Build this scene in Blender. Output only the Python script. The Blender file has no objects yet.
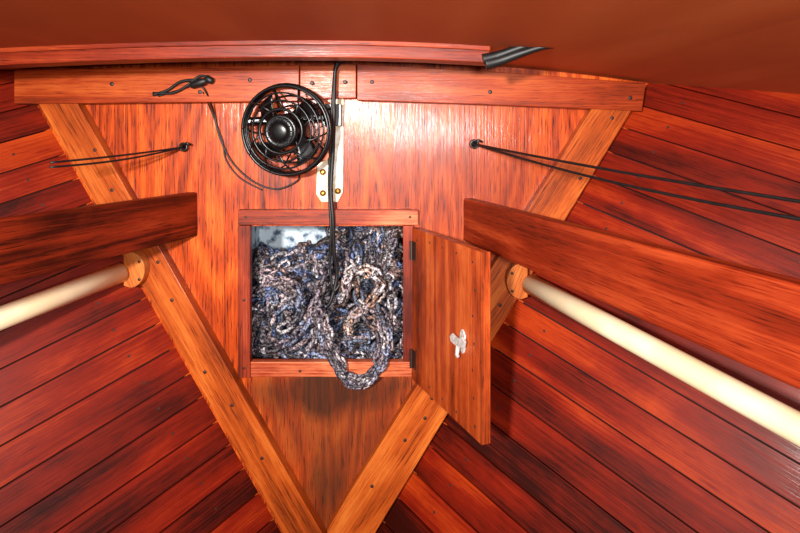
import bpy, bmesh, math, random
from mathutils import Vector, Matrix, noise as mnoise
random.seed(7)
S=0.0023      # metres per drawing unit
Z0=1.6        # eye level
D=600.0       # bulkhead distance (units)
scene=bpy.context.scene
scene.view_settings.view_transform='Standard'
scene.view_settings.look='None'

def W(p): return Vector((p[0]*S,p[1]*S,p[2]*S+Z0))
def pt(u,v,k=1.0): return Vector(((u-400)*k,D*k,(136-v)*k))
def bk(u,v,out=0.0): return pt(u,v,(D-out)/D)

def srgb(r,g,b):
    f=lambda c:(c/255/12.92) if c/255<=0.04045 else ((c/255+0.055)/1.055)**2.4
    return (f(r),f(g),f(b),1)

# ---------------- materials ----------------
def wood(name,dark,mid,light,rough=0.32,ring=10,rscale=(0.8,7,7),coat=0.25,bump=0.25,blotch=0.5,fine=120,spec=0.2,stain=None,pore=0.4,fw=0.75):
    m=bpy.data.materials.new(name); m.use_nodes=True
    nt=m.node_tree; N=nt.nodes; L=nt.links; bs=N['Principled BSDF']
    at=N.new('ShaderNodeAttribute'); at.attribute_name='grain'
    tt=N.new('ShaderNodeAttribute'); tt.attribute_name='tint'
    def mp(sc):
        x=N.new('ShaderNodeMapping'); x.inputs['Scale'].default_value=sc; L.new(at.outputs['Vector'],x.inputs['Vector']); return x
    def ns(sc,detail=4,dist=0,rough=0.5):
        x=N.new('ShaderNodeTexNoise'); x.inputs['Scale'].default_value=1; x.inputs['Detail'].default_value=detail
        x.inputs['Distortion'].default_value=dist; x.inputs['Roughness'].default_value=rough
        L.new(mp(sc).outputs[0],x.inputs['Vector']); return x.outputs['Fac']
    def mt(op,a,b=None,c=None):
        x=N.new('ShaderNodeMath'); x.operation=op
        for i,q in enumerate((a,b,c)):
            if q is None: continue
            if isinstance(q,(int,float)): x.inputs[i].default_value=q
            else: L.new(q,x.inputs[i])
        return x.outputs[0]
    n1=ns(rscale,2,0.2)
    s=mt('SINE',mt('MULTIPLY',n1,ring*6.28))
    s=mt('MULTIPLY_ADD',s,0.5,0.5)
    f=ns((3,fine*2,fine*2),4,0.1,0.65)
    f2=ns((22,fine*5,fine*5),2,0)
    b=ns((4,8,8),5,0.3,0.6)
    v=mt('MULTIPLY_ADD',s,0.24,mt('MULTIPLY_ADD',mt('SUBTRACT',f,0.5),fw,0.36))
    v=mt('MULTIPLY_ADD',mt('SUBTRACT',b,0.5),blotch*1.4,v)
    v=mt('ADD',v,tt.outputs['Fac'])
    pr=mt('MULTIPLY',mt('MAXIMUM',mt('SUBTRACT',f2,0.54),0.0),-pore*5)
    v=mt('ADD',v,pr)
    cr=N.new('ShaderNodeValToRGB'); L.new(v,cr.inputs[0])
    e=cr.color_ramp.elements; e[0].position=0.1; e[0].color=srgb(*dark); e[1].position=0.88; e[1].color=srgb(*light)
    q=e.new(0.48); q.color=srgb(*mid)
    col=cr.outputs[0]
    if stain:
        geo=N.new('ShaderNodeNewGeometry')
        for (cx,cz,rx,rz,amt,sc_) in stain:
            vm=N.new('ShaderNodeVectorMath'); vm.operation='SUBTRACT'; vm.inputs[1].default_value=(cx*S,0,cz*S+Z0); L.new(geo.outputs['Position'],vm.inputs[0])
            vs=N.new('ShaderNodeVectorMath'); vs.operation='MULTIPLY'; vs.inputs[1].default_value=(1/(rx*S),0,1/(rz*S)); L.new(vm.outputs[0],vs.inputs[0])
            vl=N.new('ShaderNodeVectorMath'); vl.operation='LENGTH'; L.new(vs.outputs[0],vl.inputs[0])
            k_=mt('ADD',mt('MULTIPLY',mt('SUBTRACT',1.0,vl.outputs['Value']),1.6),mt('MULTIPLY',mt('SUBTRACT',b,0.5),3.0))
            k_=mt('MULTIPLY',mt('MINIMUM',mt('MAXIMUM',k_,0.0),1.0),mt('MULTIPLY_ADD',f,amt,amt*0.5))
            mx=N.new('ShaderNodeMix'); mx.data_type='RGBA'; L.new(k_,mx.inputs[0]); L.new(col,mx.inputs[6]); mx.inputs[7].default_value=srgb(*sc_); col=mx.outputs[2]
    L.new(col,bs.inputs['Base Color'])
    r=mt('MULTIPLY_ADD',f,0.25,rough-0.1)
    L.new(r,bs.inputs['Roughness'])
    bs.inputs['Specular IOR Level'].default_value=spec
    bs.inputs['Coat Weight'].default_value=coat; bs.inputs['Coat Roughness'].default_value=0.14
    bp=N.new('ShaderNodeBump'); bp.inputs['Strength'].default_value=bump; bp.inputs['Distance'].default_value=0.002
    L.new(mt('ADD',mt('MULTIPLY',f,0.8),mt('MULTIPLY',b,1.5)),bp.inputs['Height']); L.new(bp.outputs[0],bs.inputs['Normal'])
    L.new(bp.outputs[0],bs.inputs['Coat Normal'])
    return m
def plain(name,c,rough=0.5,metal=0,var=0.0,scale=60,c2=None,bump=0,spec=0.5,lo=0.38,hi=0.62):
    m=bpy.data.materials.new(name); m.use_nodes=True
    nt=m.node_tree; N=nt.nodes; L=nt.links; bs=N['Principled BSDF']
    bs.inputs['Roughness'].default_value=rough; bs.inputs['Metallic'].default_value=metal
    bs.inputs['Specular IOR Level'].default_value=spec
    tc=N.new('ShaderNodeTexCoord'); n=N.new('ShaderNodeTexNoise'); n.inputs['Scale'].default_value=scale; n.inputs['Detail'].default_value=5
    L.new(tc.outputs['Object'],n.inputs['Vector'])
    cr=N.new('ShaderNodeValToRGB'); L.new(n.outputs['Fac'],cr.inputs[0])
    cr.color_ramp.elements[0].position=lo; cr.color_ramp.elements[1].position=hi
    cr.color_ramp.elements[0].color=srgb(*(c2 or c)); cr.color_ramp.elements[1].color=srgb(*c)
    L.new(cr.outputs[0],bs.inputs['Base Color'])
    if bump:
        bp=N.new('ShaderNodeBump'); bp.inputs['Strength'].default_value=bump; bp.inputs['Distance'].default_value=0.003
        L.new(n.outputs['Fac'],bp.inputs['Height']); L.new(bp.outputs[0],bs.inputs['Normal'])
    return m

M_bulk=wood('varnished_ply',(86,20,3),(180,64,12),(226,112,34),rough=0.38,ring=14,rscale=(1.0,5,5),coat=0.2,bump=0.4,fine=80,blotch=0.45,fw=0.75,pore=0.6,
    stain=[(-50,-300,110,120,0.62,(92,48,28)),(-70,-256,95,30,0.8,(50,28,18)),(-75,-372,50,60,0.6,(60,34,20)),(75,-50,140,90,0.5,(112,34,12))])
M_frame=wood('frame_wood',(92,30,5),(172,72,18),(216,118,46),rough=0.42,ring=5,coat=0.1,blotch=0.6,fw=0.65)
M_plank=wood('plank_wood',(46,5,1),(126,24,4),(190,66,14),rough=0.42,ring=3,coat=0.1,blotch=0.65,spec=0.14,bump=0.15,fw=0.5,pore=0.2)
M_board=wood('leeboard_wood',(52,12,5),(126,36,14),(180,72,34),rough=0.42,ring=8,rscale=(0.6,12,12),coat=0.08,spec=0.15,fw=0.5,pore=0.3)
M_rail=wood('rail_wood',(78,20,4),(154,52,14),(200,98,40),rough=0.4,ring=5,coat=0.1,fw=0.6)
M_beam=wood('beam_wood',(60,10,4),(126,36,12),(178,72,32),rough=0.4,ring=4,coat=0.1,fw=0.6)
M_trim=wood('trim_wood',(78,20,8),(150,52,24),(214,120,78),rough=0.46,ring=4,blotch=1.0,coat=0.08)
M_door=wood('door_wood',(80,24,8),(166,64,24),(212,110,50),rough=0.42,ring=6,blotch=0.9,coat=0.12,fw=0.55)
M_deck=wood('deckhead_wood',(176,76,34),(198,94,46),(216,118,64),rough=0.55,ring=2,bump=0.05,blotch=0.3,coat=0.0,pore=0.05,fw=0.3)
M_chock=wood('chock_wood',(136,60,20),(188,98,42),(222,142,72),rough=0.4,ring=3,coat=0.1)
M_dark=plain('dark_recess',(30,7,3),0.9)
M_screw=plain('screw_plug',(44,18,8),0.5)
M_black=plain('black_plastic',(14,14,16),0.32,c2=(8,8,9))
M_cable=plain('black_cable',(22,19,19),0.5,c2=(12,10,10))
M_cream=plain('cream_paint',(252,234,198),0.45,c2=(246,222,178),scale=12,spec=0.3)
M_metal=plain('plated_steel',(240,234,222),0.45,metal=0.0,c2=(206,180,142),scale=50,bump=0.2)
M_brass=plain('brass',(190,140,60),0.3,metal=0.9,c2=(120,80,30),scale=200)
M_chrome=plain('chrome',(245,245,242),0.35,metal=0.5,c2=(200,200,196),scale=200)
M_locker=plain('locker_paint',(206,220,232),0.7,c2=(70,90,116),scale=38,bump=0.3,lo=0.36,hi=0.5)

# ---------------- mesh helpers ----------------
class Builder:
    def __init__(s): s.v=[];s.f=[];s.g=[];s.t=[];s.mi=[];s.c=[]
    def prism(s,pts,thick,gdir,tint=None,mi=0,off=None):
        pts=[Vector(p) for p in pts]; thick=Vector(thick); n=len(pts); b=len(s.v)
        gd=Vector(gdir).normalized()
        nn=(thick-gd*thick.dot(gd)).normalized(); cr=gd.cross(nn)
        off=off if off is not None else Vector((random.uniform(0,20),random.uniform(0,20),random.uniform(0,20)))
        if tint is None: tint=random.uniform(-0.08,0.08)
        for p in pts+[q+thick for q in pts]:
            s.v.append(W(p)); s.g.append(Vector((p.dot(gd),p.dot(cr),p.dot(nn)))*S+off); s.t.append(tint); s.c.append((1,1,1,1))
        fs=[tuple(range(b,b+n)),tuple(range(b+2*n-1,b+n-1,-1))]
        for i in range(n):
            j=(i+1)%n; fs.append((b+i,b+n+i,b+n+j,b+j))
        s.f+=fs; s.mi+=[mi]*len(fs)
    def box(s,x0,x1,y0,y1,z0,z1,gdir=(0,0,1),**k):
        s.prism([(x0,y0,z0),(x1,y0,z0),(x1,y0,z1),(x0,y0,z1)],(0,y1-y0,0),gdir,**k)
    def tube(s,pts,r,seg=8,closed=False,mi=0,col=(1,1,1,1),rf=None,tint=0):
        pts=[Vector(p) for p in pts]; n=len(pts); b=len(s.v)
        tans=[]
        for i in range(n):
            if closed: t=pts[(i+1)%n]-pts[i-1]
            else: t=pts[min(i+1,n-1)]-pts[max(i-1,0)]
            tans.append(t.normalized())
        ref=Vector((0,0,1)) if abs(tans[0].z)<0.9 else Vector((1,0,0))
        u=(ref-tans[0]*ref.dot(tans[0])).normalized(); ln=0
        for i in range(n):
            u=(u-tans[i]*u.dot(tans[i])).normalized(); w=tans[i].cross(u)
            if i: ln+=(pts[i]-pts[i-1]).length
            rr=rf(i/(n-1)) if rf else r
            for j in range(seg):
                a=2*math.pi*j/seg
                s.v.append(W(pts[i]+(u*math.cos(a)+w*math.sin(a))*rr)); s.g.append(Vector((ln*S,math.cos(a)*rr*S,math.sin(a)*rr*S))); s.t.append(tint); s.c.append(col)
        m=n if closed else n-1
        for i in range(m):
            for j in range(seg):
                s.f.append((b+i*seg+j,b+((i+1)%n)*seg+j,b+((i+1)%n)*seg+(j+1)%seg,b+i*seg+(j+1)%seg)); s.mi.append(mi)
        if not closed:
            s.f.append(tuple(b+j for j in range(seg))[::-1]); s.f.append(tuple(b+(n-1)*seg+j for j in range(seg))); s.mi+=[mi,mi]
    def lathe(s,c,axis,prof,seg=24,mi=0):
        axis=Vector(axis).normalized(); c=Vector(c)
        ref=Vector((0,0,1)) if abs(axis.z)<0.9 else Vector((1,0,0))
        u=axis.cross(ref).normalized(); w=axis.cross(u); b=len(s.v)
        for r,h in prof:
            for j in range(seg):
                a=2*math.pi*j/seg; p=c+axis*h+(u*math.cos(a)+w*math.sin(a))*max(r,0.01)
                s.v.append(W(p)); s.g.append(p*S); s.t.append(0); s.c.append((1,1,1,1))
        for i in range(len(prof)-1):
            for j in range(seg):
                s.f.append((b+i*seg+j,b+(i+1)*seg+j,b+(i+1)*seg+(j+1)%seg,b+i*seg+(j+1)%seg)); s.mi.append(mi)
        s.f.append(tuple(b+j for j in range(seg))[::-1]); s.f.append(tuple(b+(len(prof)-1)*seg+j for j in range(seg))); s.mi+=[mi,mi]
    def disc(s,c,axis,r,h=1.2,mi=1):
        s.lathe(c,axis,[(r,-0.5),(r,h*0.6),(r*0.8,h)],12,mi)
    def make(s,name,mats,parent=None,bevel=0,smooth=False,clip=None,seg=2):
        me=bpy.data.meshes.new(name); me.from_pydata([tuple(v) for v in s.v],[],s.f)
        a=me.attributes.new('grain','FLOAT_VECTOR','POINT'); a.data.foreach_set('vector',[x for g in s.g for x in g])
        a=me.attributes.new('tint','FLOAT','POINT'); a.data.foreach_set('value',s.t)
        a=me.color_attributes.new('col','FLOAT_COLOR','POINT'); a.data.foreach_set('color',[x for g in s.c for x in g])
        for m in (mats if isinstance(mats,list) else [mats]): me.materials.append(m)
        me.polygons.foreach_set('material_index',s.mi)
        bm=bmesh.new(); bm.from_mesh(me)
        bmesh.ops.recalc_face_normals(bm,faces=bm.faces)
        for co,no in (clip or []):
            bmesh.ops.bisect_plane(bm,geom=bm.verts[:]+bm.edges[:]+bm.faces[:],plane_co=co,plane_no=no,clear_outer=True)
        bm.to_mesh(me); bm.free()
        if smooth: me.polygons.foreach_set('use_smooth',[True]*len(me.polygons))
        o=bpy.data.objects.new(name,me); scene.collection.objects.link(o)
        if parent: o.parent=parent
        if bevel:
            b=o.modifiers.new('bevel','BEVEL'); b.width=bevel*S; b.segments=seg; b.limit_method='ANGLE'; b.angle_limit=math.radians(40)
        return o
def empty(name,loc=(0,0,0)):
    e=bpy.data.objects.new(name,None); scene.collection.objects.link(e); e.empty_display_size=0.05; return e
def smoothpath(pts,n=8):
    pts=[Vector(p) for p in pts]; out=[]
    P=[pts[0]]+pts+[pts[-1]]
    for i in range(1,len(P)-2):
        for j in range(n):
            t=j/n; a,b,c,d=P[i-1],P[i],P[i+1],P[i+2]
            out.append(0.5*((2*b)+(c-a)*t+(2*a-5*b+4*c-d)*t*t+(3*b-a-3*c+d)*t**3))
    out.append(pts[-1]); return out

XC=-70.0
def deckz(X):
    d=X-XC; return 76-(2.29e-4 if d>0 else 1.0e-4)*d*d
ZF=-Z0/S

# ---------------- bulkhead (far wall) ----------------
OX0,OX1,OZ1,OZ0=250-400,405-400,136-226,136-364
b=Builder(); o=Vector((3,5,7))
hullR=lambda Z:232+0.607*(Z+26)       # X of starboard hull line at the bulkhead
hullL=lambda Z:-360-0.571*(Z+26)
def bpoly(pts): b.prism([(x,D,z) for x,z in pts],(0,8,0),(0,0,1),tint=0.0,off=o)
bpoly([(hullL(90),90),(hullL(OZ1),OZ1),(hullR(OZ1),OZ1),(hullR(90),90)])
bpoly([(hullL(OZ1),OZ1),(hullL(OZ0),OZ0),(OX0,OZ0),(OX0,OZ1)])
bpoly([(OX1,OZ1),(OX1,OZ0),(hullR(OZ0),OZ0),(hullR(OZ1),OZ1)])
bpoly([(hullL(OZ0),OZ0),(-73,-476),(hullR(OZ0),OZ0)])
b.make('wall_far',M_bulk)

# ---------------- hull sides ----------------
def hull(name,side):
    d=Vector((1.065*side,-1,-0.465))
    Lf=(lambda v:Vector((232-0.607*(v-110),D,136-v))) if side>0 else (lambda v:Vector((-360+0.571*(v-110),D,136-v)))
    ldir=(Lf(0)-Lf(100)).normalized()
    nrm=d.cross(ldir).normalized()
    if nrm.x*side<0: nrm=-nrm
    b=Builder(); v=-45.0; T=500
    while v<1000:
        h=random.choice([23,24,25,26]) if v>60 else 25
        a0=Lf(v+0.6); a1=Lf(v+h-0.6)
        b.prism([a0,a0+d*T,a1+d*T,a1],nrm*5,d,tint=random.uniform(-0.17,0.13)-(0.12 if v>380 else 0))
        c=Lf(v+h*0.5)+d*26
        if 60<v<600: b.disc(c,-nrm,1.3,0.3,1)
        v+=h
    bk0=Lf(-45)+nrm*4.5; bk1=Lf(1000)+nrm*4.5
    b.prism([bk0,bk0+d*T,bk1+d*T,bk1],nrm*2,d,mi=2)
    cl=[(W((XC-3,0,0)),Vector((-side,0,0))),(Vector((0,0,0)),Vector((0,0,-1)))]
    return b.make(name,[M_plank,M_screw,M_dark],bevel=1.3,clip=cl)
hull('wall_right',1); hull('wall_left',-1)

# ---------------- ceiling (deckhead) ----------------
b=Builder()
xs=[-800+i*40 for i in range(43)]
for i in range(len(xs)-1):
    xa,xb=xs[i],xs[i+1]
    b.prism([(xa,D+8,deckz(xa)),(xb,D+8,deckz(xb)),(xb,-40,deckz(xb)),(xa,-40,deckz(xa))],(0,0,6),(0,1,0),tint=0,off=Vector((1,1,1)))
b.make('ceiling',M_deck)
b=Builder()
for i in range(8):
    b.box(-500+i*110,-500+i*110+108,100,590,ZF-6,ZF,(0,1,0))
b.make('floor',M_plank)

# ---------------- V-shaped hull frames ----------------
def frame(pts,gd,t):
    b=Builder(); th=14
    f=[pt(u,v,(D-th)/D) for u,v in pts]
    b.prism(f,(0,th,0),gd,tint=t)
    return b
b=frame([(640,96),(394,502),(327,612),(327,531),(350,492),(600,96)],(0.55,0,0.83),0.06)
for u,v in [(612,118),(580,178),(548,228),(432,398),(405,440),(425,418),(372,486),(500,305)]:
    b.disc(bk(u,v,14),(0,-1,0),1.7)
b.make('hull_frame_right',[M_frame,M_screw],bevel=1.2)
b=frame([(34,96),(260,492),(326,612),(326,540),(298,492),(73,96)],(-0.5,0,0.87),-0.05)
for u,v in [(150,246),(172,300),(158,262),(205,372),(232,405),(262,458),(112,190),(95,150)]:
    b.disc(bk(u,v,14),(0,-1,0),1.7)
b.make('hull_frame_left',[M_frame,M_screw],bevel=1.2)

# ---------------- rail under deck ----------------
b=Builder()
def rail(p,tint,out=18):
    b.prism([pt(u,v,(D-out)/D) for u,v in p],(0,out,0),(1,0,0),tint=tint)
rail([(14,70),(299,65),(299,101),(14,104)],0.0)
rail([(300,66),(356,64),(356,98),(300,99)],0.05,15)
rail([(357,64),(500,72),(646,83),(642,111),(500,105),(357,100)],0.02)
for u,v in [(112,84),(250,80),(312,83),(345,82),(372,82),(490,92),(630,98),(200,92)]:
    b.disc(bk(u,v,18),(0,-1,0),2.0)
b.make('trim_1',[M_rail,M_screw],bevel=1.2)
# foreground deck beam
b=Builder(); xs=[-470+i*54.2 for i in range(11)]
y=D*0.8
lo=[(x,y,deckz(x)-13) for x in xs]; hi=[(x,y,deckz(x)+1) for x in xs][::-1]
b.prism(lo+hi,(0,22,0),(1,0,0),tint=-0.02)
lo=[(x,y-3,deckz(x)-3.5) for x in xs]; hi=[(x,y-3,deckz(x)+1) for x in xs][::-1]
b.prism(lo+hi,(0,3,0),(1,0,0),tint=0.06)
b.make('deck_beam',[M_beam],bevel=0.8)
# tapered black strip lapping off the beam's end
b=Builder()
sp=smoothpath([(68,y-3,57),(80,y-4,60),(95,y-8,65),(110,y-14,69),(124,y-20,70)])
b.tube(sp,3,8,rf=lambda t:5.0-3.2*t)
b.tube([p+Vector((-2,0,4)) for p in sp],3,8,rf=lambda t:4.5-3*t)
b.make('black_strip',M_cable,smooth=True)

# ---------------- hatch surround ----------------
b=Builder()
def tr(u0,v0,u1,v1,gd,out=9,ti=None):
    k=(D-out)/D
    b.prism([pt(u0,v0,k),pt(u1,v0,k),pt(u1,v1,k),pt(u0,v1,k)],(0,out,0),gd,tint=ti)
tr(238,210,418,225,(1,0,0),10,0.0)
tr(238,225.6,250,378,(0,0,1),9,-0.1)
tr(250.5,362,412,377,(1,0,0),9,0.1)
tr(403,225.6,413,361.6,(0,0,1),9,-0.08)
for u,v in [(246,217),(330,216),(410,217),(244,300),(244,368),(300,371)]:
    b.disc(bk(u,v,9.5),(0,-1,0),1.3)
b.make('trim_2',[M_trim,M_screw],bevel=1.0)

# ---------------- chain locker ----------------
b=Builder()
x0,x1,y0,y1,z0,z1=-172,30,608,735,-262,-72
b.box(x0,x1,y1,y1+4,z0,z1); b.box(x0-4,x0,y0,y1+4,z0,z1); b.box(x1,x1+4,y0,y1+4,z0,z1)
b.box(x0,x1,y0,y1,z1,z1+4); b.box(x0,x1,y0,y1,z0-4,z0)
b.make('wall_chain_locker',M_locker)

# ---------------- locker door ----------------
hx,hy=12.0,D-11
dv=Vector((50.5,-124,0)); ln=dv.length; dd=dv.normalized(); dn=Vector((dd.y*-1,dd.x,0))
H=Vector((hx,hy,0)); th=7.5
def dp(a,z,o=0): return H+dd*a*ln+Vector((0,0,z))+dn*o
b=Builder()
zt,zb=-90.0,-239.0
b.prism([dp(0,zt),dp(1,zt),dp(1,zb),dp(0,zb)],dn*th,(0,0,1),tint=-0.02)
b.prism([dp(1,zt,-0.3),dp(1.0,zb,-0.3),dp(1.0,zb,th+0.3),dp(1.0,zt,th+0.3)],dd*1.6,(0,0,1),tint=-0.1)
for a in (0.08,0.92):
    for i in range(7):
        b.disc(dp(a+random.uniform(-.02,.02),zt-10-i*21.5),-dn,1.1,0.4)
for a in (0.3,0.5,0.7):
    b.disc(dp(a,zt-8),-dn,1.1,0.4); b.disc(dp(a,zb+8),-dn,1.1,0.4)
door=b.make('locker_door',[M_door,M_screw],bevel=0.8)
# turn-button latch: small back plate, low boss and a flat two-winged button
b=Builder(); c=dp(0.79,-168)
pl=[c+dd*(5.0*math.cos(a))+Vector((0,0,10*math.sin(a))) for a in [i*math.pi/9 for i in range(18)]]
b.prism(pl,-dn*1.2,(0,0,1))
b.lathe(c-dn*1,-dn,[(3.2,0),(3.0,3),(2.2,4.2)],16)
wing=[c-dn*4+dd*x+Vector((0,0,z)) for x,z in [(-13,1),(-9,4.5),(-3,3.5),(3,3.8),(8,7),(13,4),(11,-1),(3,-3.5),(-3,-3.5),(-11,-3)]]
b.prism(wing,-dn*2.2,(0,0,1))
b.tube([c-dn*5+Vector((0,0,-3)),c-dn*6+Vector((0,0,-10)),c-dn*5+Vector((0,0,-12))],1.8,8)
b.make('turn_latch',M_chrome,parent=door,bevel=0.5)
b=Builder()
for z in (-112,-218):
    b.tube([(hx-1,hy-1,z-9),(hx-1,hy-1,z+9)],1.6,10)
    b.prism([dp(0,z+9,-0.4),dp(0.07,z+9,-0.4),dp(0.07,z-9,-0.4),dp(0,z-9,-0.4)],dn*0.5,(0,0,1))
b.make('hinges',M_screw,parent=door)

# ---------------- leeboards ----------------
def leeboard(name,X,side,a,zt,zb,c,tint):
    b=Builder(); L=470
    d=Vector((a*side,-1,c)); inw=Vector((1,a*side,0)).normalized()*side
    p=Vector((X,D-1,zt)); q=Vector((X,D-1,zb))
    b.prism([p,p+d*L,q+d*L,q],inw*11,d,tint=tint)
    b.make(name,[M_board],bevel=1.8,seg=3)
leeboard('leeboard',63,1,0.27,-62,-104.5,0.0067,0.03)
leeboard('leeboard.001',-202,-1,0.33,-56,-100,0.0,-0.16)

# ---------------- berth pipes ----------------
for nm,X,s in (('berth_pipe',117,1),('berth_pipe.001',-259,-1)):
    b=Builder(); p=Vector((X,D-28,-139 if s>0 else -128)); d=Vector((0.5*s,-1,-0.14)); p=p+Vector((0.5*s*14,0,-2))
    b.tube([p+d*t for t in (0,100,250,420)],9.3,28)
    pipe=b.make(nm,M_cream,smooth=True)
    b=Builder(); n=20; pl=[]
    cx,cz=X-1*s,p.z+2
    for i in range(n+1):
        an=math.pi/2+math.pi*i/n
        pl.append((cx+s*math.cos(an)*14,D-27,cz+math.sin(an)*17))
    pl+= [(cx+s*6,D-27,cz-15),(cx+s*6,D-27,cz+15)]
    b.prism(pl,(0,12.5,0),(0.4*s,0,1),tint=0.0)
    b.disc((cx-9*s,D-27,cz+8),(0,-1,0),1.4); b.disc((cx-9*s,D-27,cz-9),(0,-1,0),1.4)
    b.make('pipe_chock',[M_chock,M_screw],parent=pipe,bevel=1)

# ---------------- ropes on eye straps ----------------
def line(name,eye,ends,r):
    e=empty(name)
    b=Builder()
    for en,sag in ends:
        p0=bk(*eye,5); p1=pt(*en); p2=p1+(p1-p0)*0.45
        pts=[]
        for i in range(25):
            t=i/24; q=p0.lerp(p2,t); q.z-=sag*math.sin(math.pi*min(1,t)); pts.append(q)
        b.tube(pts,r,8)
    b.make('cord',M_cable,parent=e,smooth=True)
    b=Builder(); c=bk(*eye,3)
    ring=[c+Vector((math.cos(a)*3.6,-2,math.sin(a)*3.6)) for a in [i*math.pi/8 for i in range(16)]]
    b.tube(ring,1.2,8,closed=True); b.lathe(c,(0,-1,0),[(2.6,-3.5),(2.6,0),(1.6,2)],12)
    b.tube([c+Vector((0,-2,0)),c+Vector((4,-4,4)),c+Vector((8,-3,2))],1.3,6)
    b.make('eye_strap',M_black,parent=e,smooth=True)
line('lashing_cord',(474,144),[((702,183,0.62),2),((702,193,0.62),6)],1.1)
line('lashing_cord.001',(184,147),[((98,157,0.86),1),((98,160,0.86),3)],0.9)

# ---------------- mounting plate ----------------
b=Builder()
k=(D-3)/D
b.prism([pt(330,96,k),pt(344,96,k),pt(343,192,k),pt(338,202,k),pt(321,202,k),pt(316,194,k),pt(317,164,k),pt(330,158,k)],(0,3,0),(0,0,1))
for u,v in [(323,193),(338,191),(323,172),(339,112)]:
    b.lathe(bk(u,v,3),(0,-1,0),[(3.2,-0.5),(3.2,1),(2.4,2.4),(1,2.8)],12,1)
b.make('mounting_plate',[M_metal,M_brass],bevel=0.7)

# ---------------- fan ----------------
fan=empty('cabin_fan')
fc=bk(287,130,30); ax=Vector((-0.16,-1,-0.08)).normalized()
fu=ax.cross(Vector((0,0,1))).normalized(); fw=fu.cross(ax).normalized()
def fp(r,a,h): return fc+fu*(math.cos(a)*r)+fw*(math.sin(a)*r)+ax*h
b=Builder()
def ring(r,h,w,n=48): b.tube([fp(r,2*math.pi*i/n,h) for i in range(n)],w,6,closed=True)
R=42.5
for r,h,w in [(R,0,2.2),(R-0.5,6,1.5),(R-7,12,0.9),(R-14,15,0.9),(R-22,17,1.5),(R-0.5,-6,1.5),(R-10,-12,0.9),(R-20,-15,1.0)]: ring(r,h,w)
for i in range(10):
    a=i*2*math.pi/10
    b.tube([fp(R,a,0),fp(R-0.5,a+.04,6),fp(R-5,a+.12,11),fp(R-12,a+.26,14.5),fp(R-23,a+.5,17)],0.9,6)
for i in range(5):
    a=i*2*math.pi/5
    b.tube([fp(R,a,0),fp(R-0.5,a,-6),fp(R-6,a-.1,-11),fp(R-22,a-.3,-15)],0.9,6)
b.make('guard_cage',M_black,parent=fan,smooth=True)
b=Builder()
b.lathe(fc,ax,[(10,-22),(15,-20),(16,-6),(12,-4),(12,8),(15.5,13),(16,17),(14,19),(13,18.4),(9,18.4),(8.5,21),(6,22),(3,22.5)],32)
for i in range(14):
    a=i*2*math.pi/14; b.tube([fp(9.5,a,18.6),fp(15,a,18.4)],0.5,5)
b.make('motor_hub',M_black,parent=fan,smooth=True)
b=Builder()
for i in range(4):
    a0=i*math.pi/2+0.5
    nr,na=6,6; base=len(b.v)
    for ir in range(nr):
        r=11+ir*4.9
        for ia in range(na):
            t=ia/(na-1); sp_=0.4+0.18*math.sin(ir/5*2.6)
            a=a0+(t-0.5)*sp_*1.2+ir*0.09
            p=fp(r,a,(t-0.5)*9+1.0); b.v.append(W(p)); b.g.append(p*S); b.t.append(0); b.c.append((1,1,1,1))
    for ir in range(nr-1):
        for ia in range(na-1):
            q=base+ir*na+ia; b.f.append((q,q+1,q+na+1,q+na)); b.mi.append(0)
bl=b.make('blades',M_black,parent=fan,smooth=True); so=bl.modifiers.new('s','SOLIDIFY'); so.thickness=0.002
b=Builder()
b.tube([fp(R-2,0.2,-3),bk(334,117,12),bk(336,117,6)],4.2,10)
b.prism([bk(322,104,14),bk(341,104,14),bk(341,126,14),bk(322,126,14)],(0,11,0),(0,0,1))
b.lathe(bk(329,114,14),(0,-1,0),[(6,0),(6,3),(4,5)],16)
b.make('mount_arm',M_black,parent=fan,bevel=1)

# ---------------- strap / cable into locker ----------------
b=Builder()
b.tube(smoothpath([bk(338,62,24),bk(335,72,24),bk(334,100,26),bk(334,118,26),bk(333,150,16),bk(331,190,14),bk(333,220,14),bk(334,250,9),bk(337,275,4),bk(331,300,6),bk(327,306,6)]),1.9,8)
b.tube(smoothpath([bk(342,62,24),bk(337,68,23),bk(334,80,24),bk(332,110,27),bk(331,140,20),bk(329,185,12),bk(331,230,12),bk(330,262,7),bk(333,290,6),bk(340,284,4)]),1.4,8)
b.make('power_cable',M_cable,smooth=True)
b=Builder()
b.tube(smoothpath([bk(158,96,20),bk(176,91,20),bk(196,85,22),bk(206,92,21),bk(214,112,4),bk(219,135,3),bk(232,162,3),bk(254,182,3),bk(277,189,3),bk(297,181,4),bk(300,172,6)]),0.9,6)
b.tube(smoothpath([bk(153,95,20),bk(168,90,20),bk(180,82,21),bk(194,80,22),bk(207,82,22)]),1.5,6)
b.tube(smoothpath([bk(153,93,20),bk(172,93,21),bk(185,87,22),bk(200,76,22),bk(211,79,22)]),1.3,6)
b.tube(smoothpath([bk(203,92,20),bk(210,108,4),bk(222,140,3),bk(226,160,3),bk(240,178,3),bk(262,190,3)]),0.7,6)
b.lathe(bk(196,84,23),(0.8,-0.1,0.25),[(2,-6),(3.6,-4),(4,6),(3,10),(1.5,12)],12)
b.lathe(bk(208,79,23),(0.9,0,-0.5),[(2,-3),(3.4,-2),(3.4,4),(1.5,6)],12)
b.make('fan_cable',M_cable,smooth=True)

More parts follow.
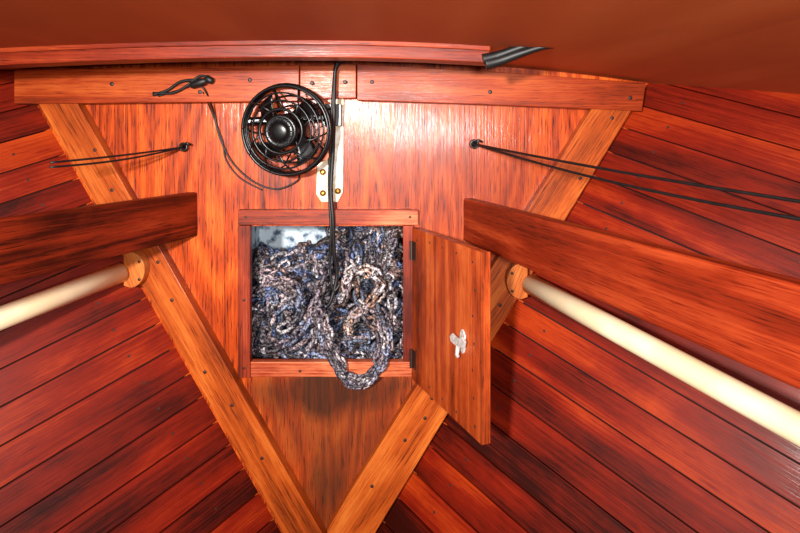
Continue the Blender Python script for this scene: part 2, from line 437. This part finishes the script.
# ---------------- chain pile ----------------
def chainmat():
    m=bpy.data.materials.new('corroded_chain'); m.use_nodes=True
    nt=m.node_tree; N=nt.nodes; L=nt.links; bs=N['Principled BSDF']
    at=N.new('ShaderNodeAttribute'); at.attribute_name='col'
    tc=N.new('ShaderNodeTexCoord'); n=N.new('ShaderNodeTexNoise'); n.inputs['Scale'].default_value=190; n.inputs['Detail'].default_value=4
    L.new(tc.outputs['Object'],n.inputs['Vector'])
    cr=N.new('ShaderNodeValToRGB'); L.new(n.outputs['Fac'],cr.inputs[0])
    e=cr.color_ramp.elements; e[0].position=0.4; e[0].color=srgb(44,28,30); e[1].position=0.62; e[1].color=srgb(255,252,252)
    q=e.new(0.5); q.color=srgb(166,158,166)
    mx=N.new('ShaderNodeMix'); mx.data_type='RGBA'; mx.blend_type='MULTIPLY'; mx.inputs[0].default_value=0.97
    L.new(at.outputs['Color'],mx.inputs[6]); L.new(cr.outputs[0],mx.inputs[7]); L.new(mx.outputs[2],bs.inputs['Base Color'])
    bs.inputs['Roughness'].default_value=0.5; bs.inputs['Metallic'].default_value=0.15
    bp=N.new('ShaderNodeBump'); bp.inputs['Strength'].default_value=0.9; bp.inputs['Distance'].default_value=0.003
    L.new(n.outputs['Fac'],bp.inputs['Height']); L.new(bp.outputs[0],bs.inputs['Normal'])
    return m
M_chain=chainmat()
pal=[srgb(210,190,192),srgb(164,178,208),srgb(240,236,238),srgb(128,122,132),srgb(186,154,144),srgb(110,132,180),srgb(168,156,168),srgb(214,206,212)]
b=Builder()
def link(c,t,roll,L=5.2,w=3.0,r=1.35,col=(1,1,1,1)):
    t=t.normalized(); ref=Vector((0,0,1)) if abs(t.z)<0.9 else Vector((1,0,0))
    u=t.cross(ref).normalized(); v=t.cross(u)
    u2=u*math.cos(roll)+v*math.sin(roll)
    pts=[]
    for i in range(10):
        a=2*math.pi*i/10
        ca,sa=math.cos(a),math.sin(a)
        pts.append(c+t*(ca*w+(L-w)*(1 if ca>0.01 else -1 if ca<-0.01 else 0))+u2*(sa*w))
    b.tube(pts,r,5,closed=True,col=col)
def surf(x,z):
    h=(z+226)/136.0
    return 618+60*max(0,h)**1.1+34*mnoise.noise(Vector((x*0.04,z*0.04,1.3)))
def ztop(x): return -126+30*min(1,max(0,(x+92)/30))+5*math.sin(x*0.11)
nx,nz=34,30; base=len(b.v)
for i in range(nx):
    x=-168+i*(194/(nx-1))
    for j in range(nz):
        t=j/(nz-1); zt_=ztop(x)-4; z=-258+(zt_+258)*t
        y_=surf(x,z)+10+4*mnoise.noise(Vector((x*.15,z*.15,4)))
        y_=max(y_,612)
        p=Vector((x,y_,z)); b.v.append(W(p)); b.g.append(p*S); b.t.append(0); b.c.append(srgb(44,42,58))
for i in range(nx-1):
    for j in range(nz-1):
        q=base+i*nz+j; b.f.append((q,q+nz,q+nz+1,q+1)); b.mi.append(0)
for s_ in range(50):
    x=random.uniform(-148,2); z=random.uniform(-222,-104); hd=random.uniform(0,6.28)
    base_c=random.choice(pal); sc=random.uniform(0.9,1.9)
    if x<-100 and random.random()<0.6: base_c=pal[5]
    prev=None
    lay=random.uniform(-2,12)
    for i in range(random.randint(16,28)):
        st=7.2*sc; x+=math.cos(hd)*st; z+=math.sin(hd)*st; hd+=random.gauss(0,0.5)
        if x<-154 or x>8: hd=math.pi-hd; x=max(-154,min(8,x))
        if z<-226 or z>ztop(x): hd=-hd; z=max(-226,min(ztop(x),z))
        p=Vector((x,max(610,surf(x,z)-lay+random.uniform(-3,3)),z))
        if prev is not None:
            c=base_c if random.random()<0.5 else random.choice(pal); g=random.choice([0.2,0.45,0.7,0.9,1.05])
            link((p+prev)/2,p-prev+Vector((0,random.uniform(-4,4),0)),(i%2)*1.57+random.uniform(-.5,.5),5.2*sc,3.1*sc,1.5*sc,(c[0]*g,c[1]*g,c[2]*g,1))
        prev=p
def run(path,sc,cols,r0=0,wob=0.8):
    P=smoothpath(path,24); prev=P[0]; k=0
    for q in P[1:]:
        if (q-prev).length>=7.2*sc:
            c=random.choice(cols); g=random.choice([0.4,0.65,0.85,1.0])
            w=Vector((random.uniform(-wob,wob),random.uniform(-wob,wob),random.uniform(-wob,wob)))
            link((q+prev)/2+w,q-prev,(k%2)*1.57+r0,5.4*sc,3.3*sc,1.7*sc,(c[0]*g,c[1]*g,c[2]*g,1)); prev=q; k+=1
warm=[srgb(240,224,212),srgb(210,164,136),srgb(250,244,240),srgb(160,124,108)]
cool=[pal[0],pal[2],pal[6],pal[1],pal[3]]
for dx,dz,r0 in ((0,0,0.3),(4.5,3.5,1.1),(-3.5,4,0.7),(0.5,8,0.2)):
    run([bk(318+dx,318-dz,4),bk(326+dx,346-dz,14),bk(338+dx*.9,368-dz,17),bk(349+dx*.5,384-dz,17),bk(364,386-dz,17),bk(377-dx*.5,374-dz,17),bk(385-dx,352-dz,14),bk(382-dx,325-dz,4),bk(372,300,-8)],1.0,cool,r0,1.6)
for o_ in (0,7):
    run([bk(338+o_,300,-2),bk(350,275-o_,-8),bk(370,268+o_,-10),bk(378+o_,285,-6),bk(368,305,0),bk(350,318+o_,2),bk(345+o_,335,2)],1.15,warm+cool[:2],0.5,2)
run([bk(345,228,-60),bk(346,255,-40),bk(355,280,-14),bk(362,310,0),bk(380,330,2)],1.3,warm+cool,0.2)
run([bk(330,228,-60),bk(334,250,-40),bk(322,280,-14),bk(312,312,0),bk(290,340,2),bk(262,350,0)],1.3,cool,0.9)
run([bk(395,240,-50),bk(385,270,-30),bk(392,300,-10),bk(388,340,0)],1.2,cool,0.2)
run([bk(258,290,-24),bk(280,280,-18),bk(300,292,-10),bk(296,320,-2),bk(275,330,0)],1.3,cool,0.6)
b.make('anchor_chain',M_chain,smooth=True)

# ---------------- lights, camera, world ----------------
def area(name,loc,target,size,power,col,spread=180):
    l=bpy.data.lights.new(name,'AREA'); l.shape='DISK'; l.size=size; l.energy=power; l.color=col; l.spread=math.radians(spread)
    o=bpy.data.objects.new(name,l); scene.collection.objects.link(o); o.location=loc
    o.rotation_euler=(Vector(target)-Vector(loc)).to_track_quat('-Z','Y').to_euler(); return o
area('camera_flash',(-0.40,-0.5,Z0+0.15),(-0.08,1.38,Z0-0.10),0.10,21,(1,0.97,0.9),105)
area('glare_fill',(0.12,-0.35,Z0+0.03),(0,1.38,Z0-0.12),0.14,9,(1,0.98,0.95),120)  # unseen fill light, added to raise the glare on the bulkhead
w=bpy.data.worlds.new('World'); scene.world=w; w.use_nodes=True
w.node_tree.nodes['Background'].inputs[0].default_value=(0.92,0.97,1,1); w.node_tree.nodes['Background'].inputs[1].default_value=0.08
cam=bpy.data.cameras.new('Camera'); co=bpy.data.objects.new('Camera',cam); scene.collection.objects.link(co)
co.location=(0,0,Z0); co.rotation_euler=(math.radians(90),0,0)
cam.lens=27; cam.sensor_width=36; cam.shift_y=-130.5/800; cam.clip_start=0.01
scene.camera=co
